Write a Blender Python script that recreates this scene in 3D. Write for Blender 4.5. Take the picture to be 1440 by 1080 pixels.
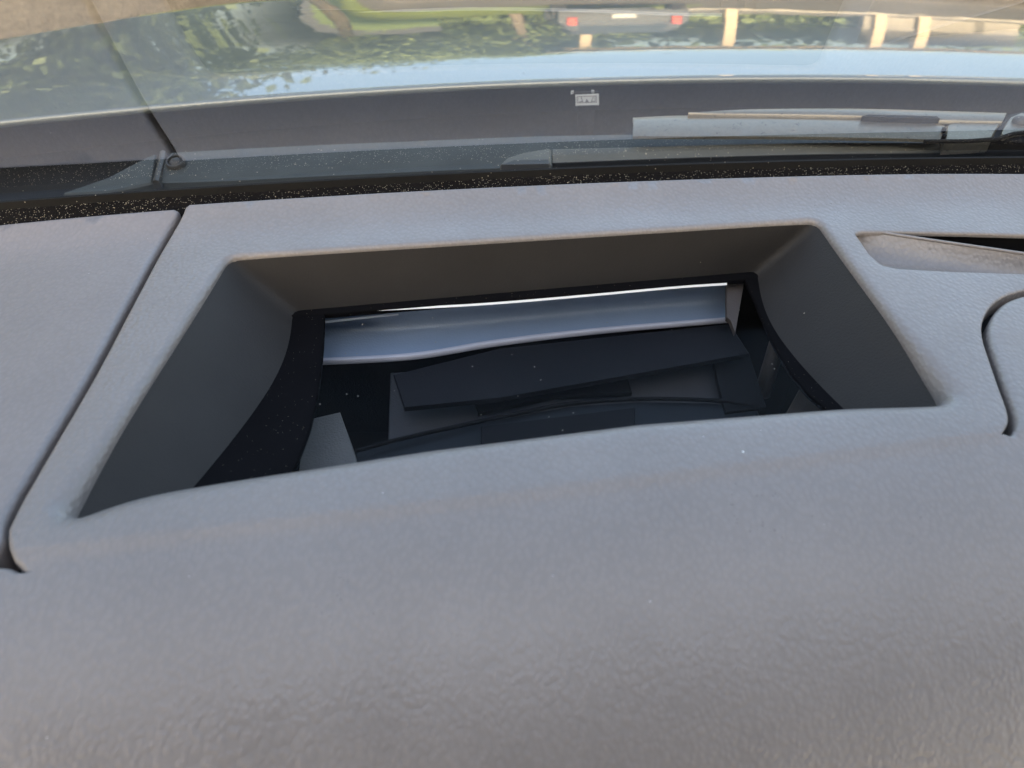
import bpy, math, random
import numpy as np
from mathutils import Vector
from mathutils.geometry import delaunay_2d_cdt

random.seed(7)
rng = np.random.default_rng(7)
for o in list(bpy.data.objects):
    bpy.data.objects.remove(o)
S = bpy.context.scene
COL = S.collection

# ------------------------------------------------------------------ camera
FPX, PITCH, CAMH = 1050.0, math.radians(42.0), 0.173     # focal length in px of a 1440 px wide frame
cam = bpy.data.cameras.new('camera')
cam.sensor_width = 36.0
cam.lens = FPX / 1440.0 * 36.0
cam.clip_start, cam.clip_end = 0.01, 2000.0
cam.dof.use_dof = True
cam.dof.focus_distance = 0.36
cam.dof.aperture_fstop = 13.0
camo = bpy.data.objects.new('camera', cam)
camo.location = (0, 0, CAMH)
camo.rotation_euler = (math.pi / 2 - PITCH, 0, 0)
COL.objects.link(camo)
S.camera = camo

# ------------------------------------------------------------------ world, sun, exposure
SUN_AZ, SUN_EL = math.radians(178.0), math.radians(20.0)   # azimuth clockwise from +Y (ahead of the car)
W = bpy.data.worlds.new('World')
S.world = W
W.use_nodes = True
wn = W.node_tree
bg = wn.nodes['Background']
sky = wn.nodes.new('ShaderNodeTexSky')
sky.sky_type = 'NISHITA'
sky.sun_disc = False
sky.sun_elevation = SUN_EL
sky.sun_rotation = SUN_AZ
sky.air_density = 1.0
sky.dust_density = 8.5
sky.ozone_density = 0.15
wn.links.new(sky.outputs[0], bg.inputs[0])
bg.inputs[1].default_value = 0.15
sun = bpy.data.lights.new('sun', 'SUN')
sun.energy = 2.2
sun.angle = math.radians(0.5)
sun.color = (1.0, 0.80, 0.58)
suno = bpy.data.objects.new('sun', sun)
sd = Vector((math.sin(SUN_AZ) * math.cos(SUN_EL), math.cos(SUN_AZ) * math.cos(SUN_EL), math.sin(SUN_EL)))
suno.rotation_euler = sd.to_track_quat('Z', 'Y').to_euler()
suno.location = sd * 30
COL.objects.link(suno)
S.view_settings.view_transform = 'Standard'
S.view_settings.look = 'None'
S.view_settings.gamma = 1.0
S.view_settings.use_curve_mapping = False
S.view_settings.exposure = 2.72
S.cycles.use_denoising = True
S.cycles.max_bounces = 16
S.cycles.transparent_max_bounces = 24
S.cycles.diffuse_bounces = 6
S.cycles.caustics_reflective = False
S.cycles.caustics_refractive = False

# ------------------------------------------------------------------ survey helpers: photo pixel -> point on a real plane
cth, sth = math.cos(PITCH), math.sin(PITCH)
CAM = np.array([0, 0, CAMH])
def ray(x, y):
    d = np.array([0, cth, -sth]) + np.array([1, 0, 0]) * (x - 720) / FPX + np.array([0, sth, cth]) * (540 - y) / FPX
    return d / np.linalg.norm(d)
def onz(x, y, z=0.0):
    d = ray(x, y)
    return CAM + d * ((z - CAMH) / d[2])
def onY(x, y, Y):
    d = ray(x, y)
    return CAM + d * (Y / d[1])
def onf(x, y, fn, t0=0.15, t1=3.0):
    """first point of a height field z = fn(x, y) along the sight line"""
    d = ray(x, y)
    last = t0
    for t in np.arange(t0, t1, 0.004):
        p = CAM + d * t
        if p[2] <= fn(p[0], p[1]):
            a, b = last, t
            for _ in range(30):
                m = (a + b) / 2
                q = CAM + d * m
                if q[2] <= fn(q[0], q[1]): b = m
                else: a = m
            return CAM + d * b
        last = t
    return CAM + d * t1

# ------------------------------------------------------------------ materials
def mat(name):
    m = bpy.data.materials.new(name)
    m.use_nodes = True
    return m, m.node_tree, m.node_tree.nodes['Principled BSDF']
def nd(t, kind, **kw):
    n = t.nodes.new('ShaderNode' + kind)
    for k, v in kw.items():
        setattr(n, k, v)
    return n
def ramp(t, src, stops):
    r = nd(t, 'ValToRGB')
    e = r.color_ramp.elements
    while len(e) < len(stops): e.new(0.5)
    for el, (p, c) in zip(e, stops):
        el.position = p
        el.color = c if len(c) == 4 else (*c, 1)
    t.links.new(src, r.inputs[0])
    return r
def coords(t, out='Object'):
    return nd(t, 'TexCoord').outputs[out]
def noise(t, co, scale, detail=4, rough=0.55, dist=0.0):
    n = nd(t, 'TexNoise')
    n.inputs['Scale'].default_value = scale
    n.inputs['Detail'].default_value = detail
    n.inputs['Roughness'].default_value = rough
    n.inputs['Distortion'].default_value = dist
    t.links.new(co, n.inputs['Vector'])
    return n
def voro(t, co, scale, feature='F1', rnd=1.0):
    n = nd(t, 'TexVoronoi', feature=feature)
    n.inputs['Scale'].default_value = scale
    n.inputs['Randomness'].default_value = rnd
    t.links.new(co, n.inputs['Vector'])
    return n
def bump(t, b, h, strength, dist, prev=None):
    n = nd(t, 'Bump')
    n.inputs['Strength'].default_value = strength
    n.inputs['Distance'].default_value = dist
    t.links.new(h, n.inputs['Height'])
    if prev is not None: t.links.new(prev, n.inputs['Normal'])
    if b is not None: t.links.new(n.outputs[0], b.inputs['Normal'])
    return n.outputs[0]
def mixc(t, fac, a, b):
    n = nd(t, 'Mix', data_type='RGBA')
    for i, v in ((0, fac), (6, a), (7, b)):
        if hasattr(v, 'is_linked') or hasattr(v, 'links'): t.links.new(v, n.inputs[i])
        else: n.inputs[i].default_value = v if i == 0 else (*v, 1)
    return n.outputs[2]
def math_n(t, op, a, b=0.0):
    n = nd(t, 'Math', operation=op)
    for i, v in ((0, a), (1, b)):
        if hasattr(v, 'links'): t.links.new(v, n.inputs[i])
        else: n.inputs[i].default_value = v
    return n.outputs[0]
def dust_specks(t, co, scale, density, size, seed=0.0):
    """0/1 mask of scattered grains: Voronoi cells, of which only a few hold a speck"""
    v = voro(t, co, scale)
    near = math_n(t, 'LESS_THAN', v.outputs['Distance'], size)
    sep = nd(t, 'SeparateColor')
    t.links.new(v.outputs['Color'], sep.inputs[0])
    pick = math_n(t, 'GREATER_THAN', sep.outputs[0], 1.0 - density)
    return math_n(t, 'MULTIPLY', near, pick)

def leather(name, base, rough=0.5, grain=1.0):
    m, t, b = mat(name)
    co = coords(t)
    mp = nd(t, 'Mapping')
    mp.inputs['Rotation'].default_value = (0, 0, math.radians(25))
    mp.inputs['Scale'].default_value = (1, 0.72, 1)
    t.links.new(co, mp.inputs[0])
    dn = noise(t, mp.outputs[0], 180, 2)
    add = nd(t, 'VectorMath', operation='MULTIPLY_ADD')
    t.links.new(dn.outputs['Color'], add.inputs[0])
    add.inputs[1].default_value = (0.0016,) * 3
    t.links.new(mp.outputs[0], add.inputs[2])
    v = voro(t, add.outputs[0], 640, 'SMOOTH_F1')
    v.inputs['Smoothness'].default_value = 0.6
    inv = math_n(t, 'SUBTRACT', 1.0, v.outputs['Distance'])
    n2 = noise(t, co, 900, 3)
    n1 = noise(t, co, 18, 4)
    p = bump(t, None, inv, 0.29 * grain, 0.0008)
    p = bump(t, b, n2.outputs[0], 0.10 * grain, 0.0004, p)
    big = ramp(t, n1.outputs[0], [(0.3, tuple(c * 0.94 for c in base)), (0.7, tuple(c * 1.06 for c in base))])
    cells = ramp(t, inv, [(0.35, (0.86,) * 3), (0.8, (1.0,) * 3)])
    mul = nd(t, 'Mix', data_type='RGBA', blend_type='MULTIPLY')
    mul.inputs[0].default_value = 0.6
    t.links.new(big.outputs[0], mul.inputs[6]); t.links.new(cells.outputs[0], mul.inputs[7])
    sp = math_n(t, 'MAXIMUM', dust_specks(t, co, 110, 0.010, 0.045), math_n(t, 'MULTIPLY', dust_specks(t, co, 260, 0.035, 0.06), 0.5))
    col = mixc(t, sp, mul.outputs[2], (0.75, 0.75, 0.73))
    t.links.new(col, b.inputs['Base Color'])
    rr = ramp(t, n2.outputs[0], [(0.3, (rough - 0.11,) * 3), (0.7, (rough + 0.01,) * 3)])
    sm = noise(t, co, 26, 6, 0.65, 1.2)                        # hand smears: gloss wanders over a few centimetres
    sr = ramp(t, sm.outputs[0], [(0.35, (0.0,) * 3), (0.7, (0.16,) * 3)])
    t.links.new(math_n(t, 'ADD', rr.outputs[0], sr.outputs[0]), b.inputs['Roughness'])
    b.inputs['Specular IOR Level'].default_value = 0.75
    return m
def plastic(name, base, rough=0.5, fine=0.0, dust=0.0, dust_scale=500, dust_size=0.22, spec=0.5, var=0.15):
    m, t, b = mat(name)
    co = coords(t)
    n = noise(t, co, 35, 5)
    r = ramp(t, n.outputs[0], [(0.3, tuple(c * (1 - var) for c in base)), (0.7, tuple(c * (1 + var) for c in base))])
    col = r.outputs[0]
    if dust > 0:
        d1 = dust_specks(t, co, dust_scale, dust, dust_size)
        d2 = dust_specks(t, co, dust_scale * 0.45, dust * 0.35, dust_size * 0.7)
        patch = noise(t, co, 40, 3)
        pm = ramp(t, patch.outputs[0], [(0.25, (0.2,) * 3), (0.6, (1, 1, 1))])
        k = math_n(t, 'MULTIPLY', math_n(t, 'MAXIMUM', d1, d2), pm.outputs[0])
        col = mixc(t, k, col, (0.34, 0.30, 0.23))
    t.links.new(col, b.inputs['Base Color'])
    b.inputs['Roughness'].default_value = rough
    b.inputs['Specular IOR Level'].default_value = spec
    if fine > 0:
        n2 = noise(t, co, 1100, 2)
        bump(t, b, n2.outputs[0], fine, 0.0006)
    return m
def pane(name, ior, tint=(1, 1, 1), rough=0.0, dust=0.0):
    """thin pane: Fresnel reflection over clear transmission"""
    m, t, b = mat(name)
    t.nodes.remove(b)
    out = t.nodes['Material Output']
    fr = nd(t, 'Fresnel')
    ge = nd(t, 'NewGeometry')                                # same reflectance from both sides of the thin sheet
    io = math_n(t, 'ADD', math_n(t, 'MULTIPLY', ge.outputs['Backfacing'], 1.0 / ior - ior), ior)
    t.links.new(io, fr.inputs[0])
    tr = nd(t, 'BsdfTransparent'); tr.inputs[0].default_value = (*tint, 1)
    gl = nd(t, 'BsdfGlossy'); gl.inputs['Roughness'].default_value = rough
    gl.inputs['Color'].default_value = (0.97, 0.98, 1, 1)
    mx = nd(t, 'MixShader')
    t.links.new(fr.outputs[0], mx.inputs[0]); t.links.new(tr.outputs[0], mx.inputs[1]); t.links.new(gl.outputs[0], mx.inputs[2])
    last = mx.outputs[0]
    if dust > 0:
        co = coords(t)
        k1 = math_n(t, 'MULTIPLY', dust_specks(t, co, 420, dust, 0.13), 0.45)
        sm = noise(t, co, 60, 5)
        film = ramp(t, sm.outputs[0], [(0.45, (0, 0, 0)), (0.9, (0.005,) * 3)])
        k = math_n(t, 'MAXIMUM', k1, film.outputs[0])
        df = nd(t, 'BsdfDiffuse'); df.inputs[0].default_value = (0.6, 0.58, 0.52, 1)
        m2 = nd(t, 'MixShader')
        t.links.new(k, m2.inputs[0]); t.links.new(last, m2.inputs[1]); t.links.new(df.outputs[0], m2.inputs[2])
        last = m2.outputs[0]
    t.links.new(last, out.inputs[0])
    return m
def simple(name, base, rough=0.6, metal=0.0, spec=0.5):
    m, t, b = mat(name)
    b.inputs['Base Color'].default_value = (*base, 1)
    b.inputs['Roughness'].default_value = rough
    b.inputs['Metallic'].default_value = metal
    b.inputs['Specular IOR Level'].default_value = spec
    return m

M = {}
M['pad'] = leather('dash_leather', (0.226, 0.206, 0.197), 0.37)
M['side'] = leather('dash_leather_side', (0.228, 0.205, 0.199), 0.42, 0.7)
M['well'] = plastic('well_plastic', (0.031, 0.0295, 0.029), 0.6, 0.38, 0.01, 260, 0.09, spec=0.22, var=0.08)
M['black'] = plastic('black_plastic', (0.005, 0.005, 0.006), 0.6, spec=0.12)
M['frame'] = plastic('dusty_black_frame', (0.004, 0.004, 0.005), 0.8, 0.1, 0.14, 1100, 0.12, spec=0.06)
M['inner'] = plastic('housing_plastic', (0.007, 0.007, 0.009), 0.6, 0.3, spec=0.15)
M['inner_grey'] = plastic('housing_grey', (0.032, 0.032, 0.037), 0.55, 0.4)
M['inner_warm'] = plastic('housing_warm', (0.11, 0.107, 0.10), 0.6, 0.6)
M['reflected'] = plastic('painted_reflection', (0.19, 0.245, 0.33), 0.30, 0.25, 0.01, 300, 0.1, var=0.06)  # blue of a reflected dash top, put into the base colour
M['lip'] = plastic('painted_rim', (0.40, 0.40, 0.45), 0.4, 0.2, var=0.06)  # pale reflection of the opening rim, painted as plain colour
M['glint'] = simple('painted_glint', (0.95, 0.92, 0.86), 0.3, 0.0)  # white painted line in place of a bright reflection
M['glint2'] = simple('painted_streak', (0.55, 0.60, 0.66), 0.3, 0.3)  # pale painted streak in place of a reflected strip
M['end_brown'] = plastic('brown_plastic', (0.06, 0.046, 0.038), 0.5, 0.2)
M['tray'] = plastic('tray_plastic', (0.010, 0.012, 0.015), 0.4, 0.1, spec=0.2)
M['cover'] = pane('cover_glass', 1.075, (0.93, 0.95, 0.98), 0.0, 0.03)
M['screen'] = pane('windscreen_glass', 1.55, (0.95, 0.98, 0.96), 0.0, 0.004)
M['foam'] = plastic('dusty_foam', (0.008, 0.007, 0.007), 0.95, 0.9, 0.50, 1400, 0.25, spec=0.1)
M['rubber'] = plastic('black_rubber', (0.010, 0.010, 0.010), 0.8, 0.3, 0.05, 700, 0.2, spec=0.2)
M['cowl'] = plastic('cowl_plastic', (0.016, 0.017, 0.018), 0.75, 0.4, spec=0.2)
M['cowl_strip'] = plastic('cowl_dusty_strip', (0.05, 0.058, 0.058), 0.75, 0.4, 0.06, 500, 0.22)
M['blade'] = plastic('blade_plastic', (0.12, 0.122, 0.108), 0.6, 0.3, 0.12, 600, 0.25)
M['cap_dark'] = plastic('cap_dark', (0.05, 0.05, 0.05), 0.55, 0.2, 0.08, 600, 0.25)
M['label'] = simple('label_grey', (0.22, 0.225, 0.215), 0.6)
M['label_ink'] = simple('label_ink', (0.03, 0.03, 0.035), 0.7)

# wiper arm: grey paint with drops and dried spots
m, t, b = mat('wiper_paint')
co = coords(t)
v = noise(t, co, 260, 4, 0.6, 0.8)
r = ramp(t, v.outputs[0], [(0.30, (0.07, 0.065, 0.055)), (0.36, (0.20, 0.18, 0.14)), (0.7, (0.24, 0.215, 0.165))])
t.links.new(r.outputs[0], b.inputs['Base Color'])
b.inputs['Roughness'].default_value = 0.36
b.inputs['Metallic'].default_value = 0.75
bump(t, b, v.outputs[0], 0.12, 0.0008)
M['wiper'] = m
# bonnet: pale silver metallic with clear coat
m, t, b = mat('bonnet_paint')
co = coords(t)
n = noise(t, co, 2200, 2)
r = ramp(t, n.outputs[0], [(0.35, (0.11, 0.125, 0.117)), (0.65, (0.15, 0.168, 0.157))])
t.links.new(r.outputs[0], b.inputs['Base Color'])
b.inputs['Metallic'].default_value = 0.35
b.inputs['Roughness'].default_value = 0.42
b.inputs['Coat Weight'].default_value = 1.0
b.inputs['Coat Roughness'].default_value = 0.015
b.inputs['Coat IOR'].default_value = 1.5
w = noise(t, co, 14, 2)
cb = nd(t, 'Bump'); cb.inputs['Strength'].default_value = 0.10; cb.inputs['Distance'].default_value = 0.002
t.links.new(w.outputs[0], cb.inputs['Height']); t.links.new(cb.outputs[0], b.inputs['Coat Normal'])
M['paint'] = m

def ground_mat(name, c0, c1, scale, gravel, bs):
    m, t, b = mat(name)
    co = coords(t)
    n1 = noise(t, co, 0.9, 6)
    n2 = noise(t, co, scale, 5, 0.7)
    r = ramp(t, n2.outputs[0], [(0.3, c0), (0.7, c1)])
    r2 = ramp(t, n1.outputs[0], [(0.3, (0.75,) * 3), (0.7, (1.15,) * 3)])
    mul = nd(t, 'Mix', data_type='RGBA', blend_type='MULTIPLY'); mul.inputs[0].default_value = 1.0
    t.links.new(r.outputs[0], mul.inputs[6]); t.links.new(r2.outputs[0], mul.inputs[7])
    t.links.new(mul.outputs[2], b.inputs['Base Color'])
    b.inputs['Roughness'].default_value = 0.95
    b.inputs['Specular IOR Level'].default_value = 0.15
    v = voro(t, co, gravel)
    bump(t, b, v.outputs['Distance'], bs, 0.03)
    return m
M['gravel'] = ground_mat('gravel', (0.048, 0.042, 0.034), (0.105, 0.091, 0.072), 22, 75, 0.45)
M['road'] = ground_mat('worn_track', (0.085, 0.074, 0.058), (0.13, 0.112, 0.086), 14, 40, 0.4)
M['grass'] = ground_mat('grass_blades', (0.08, 0.105, 0.016), (0.14, 0.16, 0.03), 3, 20, 0.5)
def leaf_mat(name, a, c):
    m, t, b = mat(name)
    n = noise(t, coords(t), 1.3, 3)
    r = ramp(t, n.outputs[0], [(0.3, a), (0.7, c)])
    t.links.new(r.outputs[0], b.inputs['Base Color'])
    b.inputs['Roughness'].default_value = 0.7
    return m
M['leaf_a'] = leaf_mat('leaf_dark', (0.035, 0.055, 0.018), (0.075, 0.10, 0.03))
M['leaf_b'] = leaf_mat('leaf_light', (0.07, 0.10, 0.03), (0.13, 0.16, 0.05))
M['bark'] = plastic('bark', (0.09, 0.07, 0.05), 0.9)
M['timber'] = plastic('timber_post', (0.26, 0.20, 0.125), 0.7)
M['render'] = plastic('wall_render', (0.16, 0.145, 0.12), 0.85)
M['roof'] = plastic('roof_sheet', (0.18, 0.18, 0.18), 0.6)
M['cabin'] = plastic('cabin_trim', (0.11, 0.10, 0.095), 0.9)
M['car_dark'] = simple('dark_car_paint', (0.02, 0.022, 0.026), 0.7)
M['tyre'] = simple('tyre_rubber', (0.02, 0.02, 0.02), 0.9)
M['rim'] = simple('rim_alloy', (0.5, 0.5, 0.5), 0.35, 0.8)
M['red'] = simple('tail_lamp_red', (0.22, 0.02, 0.015), 0.25)
M['white'] = simple('white_plate', (0.20, 0.20, 0.19), 0.5)
M['car_glass'] = simple('car_glass', (0.02, 0.025, 0.03), 0.05)

# ------------------------------------------------------------------ mesh helpers
def obj(name, verts, faces, material, parent=None, smooth=True, auto=None):
    me = bpy.data.meshes.new(name)
    me.from_pydata([tuple(map(float, v)) for v in verts], [], [tuple(int(i) for i in f) for f in faces])
    me.validate()
    me.update()
    if material: me.materials.append(material)
    if smooth:
        me.polygons.foreach_set('use_smooth', [True] * len(me.polygons))
        if auto:
            me.set_sharp_from_angle(angle=math.radians(auto))
    o = bpy.data.objects.new(name, me)
    COL.objects.link(o)
    if parent: o.parent = parent
    return o
def fix_normals(o):
    import bmesh
    bm = bmesh.new(); bm.from_mesh(o.data)
    bmesh.ops.recalc_face_normals(bm, faces=bm.faces)
    bm.to_mesh(o.data); bm.free()
    return o
def empty(name, label=None, cat=None, group=None, kind=None, loc=(0, 0, 0)):
    o = bpy.data.objects.new(name, None)
    o.empty_display_size = 0.05
    COL.objects.link(o)
    o.location = loc
    tag(o, label, cat, group, kind)
    return o
def tag(o, label=None, cat=None, group=None, kind=None):
    if label: o['label'] = label
    if cat: o['category'] = cat
    if group: o['group'] = group
    if kind: o['kind'] = kind
    return o
def grid(name, P, material, parent=None, auto=None, flip=False):
    """P[i][j] array of points"""
    P = np.asarray(P)
    a, b = P.shape[:2]
    F = []
    for i in range(a - 1):
        for j in range(b - 1):
            q = (i * b + j, i * b + j + 1, (i + 1) * b + j + 1, (i + 1) * b + j)
            F.append(q[::-1] if flip else q)
    return obj(name, P.reshape(-1, 3), F, material, parent, True, auto)
def resample(pts, step, closed=True):
    p = np.asarray(pts, float)
    if closed: p = np.vstack([p, p[:1]])
    L = np.r_[0, np.cumsum(np.linalg.norm(np.diff(p, axis=0), axis=1))]
    n = max(3, int(round(L[-1] / step)))
    s = np.linspace(0, L[-1], n + 1)
    if closed: s = s[:-1]
    return np.stack([np.interp(s, L, p[:, k]) for k in range(p.shape[1])], 1)
def round_poly(pts, radii, seg=8):
    """round the corners of a polygon (2-D) with quadratic arcs"""
    out = []
    n = len(pts)
    P = [np.asarray(p[:2], float) for p in pts]
    for i in range(n):
        a, b, c = P[i - 1], P[i], P[(i + 1) % n]
        r = radii[i] if hasattr(radii, '__len__') else radii
        if r <= 0:
            out.append(b); continue
        u = (a - b) / np.linalg.norm(a - b); v = (c - b) / np.linalg.norm(c - b)
        s, e = b + u * r, b + v * r
        for k in range(seg + 1):
            tt = k / seg
            out.append((1 - tt) ** 2 * s + 2 * tt * (1 - tt) * b + tt * tt * e)
    return np.array(out)
def smooth_curve(pts, n=60):
    """Catmull-Rom through points"""
    P = np.asarray(pts, float)
    P = np.vstack([2 * P[0] - P[1], P, 2 * P[-1] - P[-2]])
    out = []
    m = len(P) - 3
    for i in range(m):
        for k in range(n // m + 1):
            u = k / (n // m + 1)
            a, b, c, d = P[i], P[i + 1], P[i + 2], P[i + 3]
            out.append(0.5 * ((2 * b) + (c - a) * u + (2 * a - 5 * b + 4 * c - d) * u * u + (3 * b - a - 3 * c + d) * u ** 3))
    out.append(P[-2])
    return np.array(out)
def area2(p):
    return 0.5 * np.sum(p[:, 0] * np.roll(p[:, 1], -1) - np.roll(p[:, 0], -1) * p[:, 1])
def loop_normals(p):
    """inward normals of a CCW loop"""
    d = np.roll(p, -1, 0) - np.roll(p, 1, 0)
    d /= np.linalg.norm(d, axis=1)[:, None] + 1e-12
    return np.stack([-d[:, 1], d[:, 0]], 1)
def inside(poly, q):
    x, y = q[:, 0], q[:, 1]
    c = np.zeros(len(q), bool)
    n = len(poly)
    for i in range(n):
        x0, y0 = poly[i]; x1, y1 = poly[(i + 1) % n]
        if y0 == y1: continue
        k = ((y0 > y) != (y1 > y)) & (x < (x1 - x0) * (y - y0) / (y1 - y0) + x0)
        c ^= k
    return c
def dist_poly(poly, q):
    d = np.full(len(q), 1e9)
    n = len(poly)
    for i in range(n):
        a, b = poly[i], poly[(i + 1) % n]
        ab = b - a
        tt = np.clip(((q - a) @ ab) / (ab @ ab + 1e-15), 0, 1)
        d = np.minimum(d, np.linalg.norm(q - (a + tt[:, None] * ab), axis=1))
    return d
def panel(name, loop, material, parent, zf, r=0.002, depth=0.012, holes=(), step=0.006, seg=6, rstep=0.003, extra=None):
    """padded panel: rounded edges all round, optional hole with its own (varying) lip radius"""
    lp = resample(loop, rstep)
    if area2(lp) < 0: lp = lp[::-1]
    V, F = [], []
    def rings(p, nrm, rad, dep):
        base = []
        k0 = len(V)
        prof = [(0.0, None)] + [(1 - math.cos(a), math.sin(a)) for a in np.linspace(0, math.pi / 2, seg + 1)]
        for off, s in prof:
            q = p + nrm * (rad * off)[:, None]
            for i, (x, y) in enumerate(q):
                z = zf(x, y)
                V.append((x, y, z - dep if s is None else z - rad[i] + rad[i] * s))
        n = len(p)
        for k in range(len(prof) - 1):
            for i in range(n):
                a, b = k0 + k * n + i, k0 + k * n + (i + 1) % n
                F.append((a, b, b + n, a + n))
        top = k0 + (len(prof) - 1) * n
        return top, n
    nin = loop_normals(lp)
    rad = np.full(len(lp), r)
    t0, n0 = rings(lp, nin, rad, depth)
    inner = np.array([V[t0 + i][:2] for i in range(n0)])
    loops = [(t0, n0)]
    polys = [inner]
    for hloop, hrf, hdep in holes:
        hp = hloop.copy()
        if area2(hp) < 0: hp = hp[::-1]
        hp = hp[::-1]                       # clockwise: the "inward" normal then points away from the hole
        nh = loop_normals(hp)
        hr = hrf[::-1].copy() if hasattr(hrf, 'shape') else np.array([hrf(x, y) for x, y in hp])
        t1, n1 = rings(hp, nh, hr, hdep)
        loops.append((t1, n1))
        polys.append(np.array([V[t1 + i][:2] for i in range(n1)]))
    lo, hi = inner.min(0), inner.max(0)
    gx, gy = np.meshgrid(np.arange(lo[0], hi[0], step), np.arange(lo[1], hi[1], step))
    q = np.stack([gx.ravel() + (np.arange(gx.size) // gx.shape[1] % 2) * step / 2, gy.ravel()], 1)
    if extra is not None:
        far_ = np.abs(q[:, 1] - np.array([crease_y(x) for x in q[:, 0]]) + 0.002) > 0.0115
        q = np.vstack([q[far_], extra])
    ok = inside(inner, q)
    q = q[ok]
    q = q[dist_poly(inner, q) > step * 0.5]
    for pl in polys[1:]:
        q = q[~inside(pl, q)]
        q = q[dist_poly(pl, q) > step * 0.5]
    pts, edges, idx = [], [], []
    for (t_, n_), pl in zip(loops, polys):
        s = len(pts)
        pts += [Vector(p) for p in pl]
        idx += [t_ + i for i in range(n_)]
        edges += [(s + i, s + (i + 1) % n_) for i in range(n_)]
    for p in q:
        pts.append(Vector(p)); idx.append(len(V)); V.append((p[0], p[1], zf(p[0], p[1])))
    vo, eo, fo, ov, oe, of = delaunay_2d_cdt(pts, edges, [], 0, 1e-7)
    mp = [idx[o_[0]] if o_ else None for o_ in ov]
    vv = np.array([[v_.x, v_.y] for v_ in vo])
    cen = np.array([vv[list(f)].mean(0) for f in fo])
    keep = inside(inner, cen)
    for pl in polys[1:]: keep &= ~inside(pl, cen)
    for f, k in zip(fo, keep):
        if k and all(mp[i] is not None for i in f):
            F.append(tuple(mp[i] for i in f))
    o = obj(name, V, F, material, parent)
    return fix_normals(o)
def sweep(name, path, prof, material, parent=None, up=(0, 0, 1), closed=True, auto=40, caps=True, scale=None):
    """sweep a 2-D profile (side, up) along a 3-D path"""
    P = np.asarray(path, float)
    T = np.gradient(P, axis=0)
    T /= np.linalg.norm(T, axis=1)[:, None]
    up = np.asarray(up, float)
    V, F = [], []
    n = len(prof)
    for k, (p, tt) in enumerate(zip(P, T)):
        s = np.cross(tt, up); s /= np.linalg.norm(s)
        u = np.cross(s, tt)
        sc = 1.0 if scale is None else scale[k]
        for a, b_ in prof: V.append(p + s * a * sc + u * b_ * sc)
    for i in range(len(P) - 1):
        for j in range(n if closed else n - 1):
            a, b_ = i * n + j, i * n + (j + 1) % n
            F.append((a, b_, b_ + n, a + n))
    if closed and caps:
        F.append(tuple(range(n))[::-1]); F.append(tuple((len(P) - 1) * n + j for j in range(n)))
    return fix_normals(obj(name, V, F, material, parent, True, auto))
def slab(name, top, thick, material, parent=None, bevel=0.0, auto=40, direction=(0, 0, -1)):
    """plate: polygon of 3-D points, given thickness, bevelled rim"""
    P = np.asarray(top, float)
    d = np.asarray(direction, float) * thick
    n = len(P)
    c = P.mean(0)
    V, F = [], []
    if bevel > 0:
        dd = P - c
        L = np.linalg.norm(dd, axis=1)[:, None]
        In = P - dd / L * bevel
        rings = [In, P + d / thick * bevel * 0.8, P + d]
    else:
        rings = [P, P + d]
    for r_ in rings: V += list(r_)
    F.append(tuple(range(n)))
    for k in range(len(rings) - 1):
        for i in range(n):
            a, b_ = k * n + i, k * n + (i + 1) % n
            F.append((a, b_, b_ + n, a + n))
    F.append(tuple((len(rings) - 1) * n + i for i in range(n))[::-1])
    return fix_normals(obj(name, V, F, material, parent, True, auto))
def box(name, lo, hi, material, parent=None, bevel=0.0):
    x0, y0, z0 = lo; x1, y1, z1 = hi
    V = [(x0, y0, z0), (x1, y0, z0), (x1, y1, z0), (x0, y1, z0), (x0, y0, z1), (x1, y0, z1), (x1, y1, z1), (x0, y1, z1)]
    F = [(0, 3, 2, 1), (4, 5, 6, 7), (0, 1, 5, 4), (1, 2, 6, 5), (2, 3, 7, 6), (3, 0, 4, 7)]
    o = obj(name, V, F, material, parent, False)
    if bevel > 0:
        md = o.modifiers.new('bevel', 'BEVEL'); md.width = bevel; md.segments = 2
    return o
def disc_dome(name, c, rad, h, material, parent=None, hollow=0.0, n=28, normal=(0, 0, 1)):
    """turned piece: (radius, height) profile revolved about an axis"""
    prof = [(rad, 0), (rad, h * 0.6), (rad * 0.93, h), (rad * 0.6, h * 1.05)] + ([(rad * 0.5, h), (rad * 0.42, h - hollow), (0.0001, h - hollow * 1.1)] if hollow else [(0.0001, h * 1.1)])
    return lathe(name, c, prof, material, parent, n, normal)
def lathe(name, c, prof, material, parent=None, n=28, normal=(0, 0, 1), auto=50):
    nz = Vector(normal).normalized()
    q = Vector((0, 0, 1)).rotation_difference(nz)
    V, F = [], []
    for r_, z in prof:
        for k in range(n):
            a = 2 * math.pi * k / n
            V.append(Vector(c) + q @ Vector((r_ * math.cos(a), r_ * math.sin(a), z)))
    for i in range(len(prof) - 1):
        for k in range(n):
            a, b_ = i * n + k, i * n + (k + 1) % n
            F.append((a, b_, b_ + n, a + n))
    return obj(name, V, F, material, parent, True, auto)

# ------------------------------------------------------------------ outlines shared by several things
def y_seal(x):  return 0.3420 - 0.159 * (x - 0.307) ** 2          # where the pad meets the foam seal
def y_glass(x): return y_seal(x) + 0.0305                        # foot of the windscreen
SLOPE = math.tan(math.radians(36.0))
def z_glass(x, y): return -0.005 + (y_glass(x) - y) * SLOPE
def y_trail(x): return 0.541 - 0.28 * (x - 0.2) ** 2             # rear edge of the bonnet

# =================================================================== SETTING
def sheet(name, pts, z, material, kind='structure', n=None):
    V = [(x, y, z) for x, y in pts]
    o = obj(name, V, [tuple(range(len(V)))], material, None, False)
    return tag(o, kind=kind)
GZ = -1.12
sheet('ground', [(-400, -400), (400, -400), (400, 400), (-400, 400)], GZ, M['gravel'])

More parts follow.
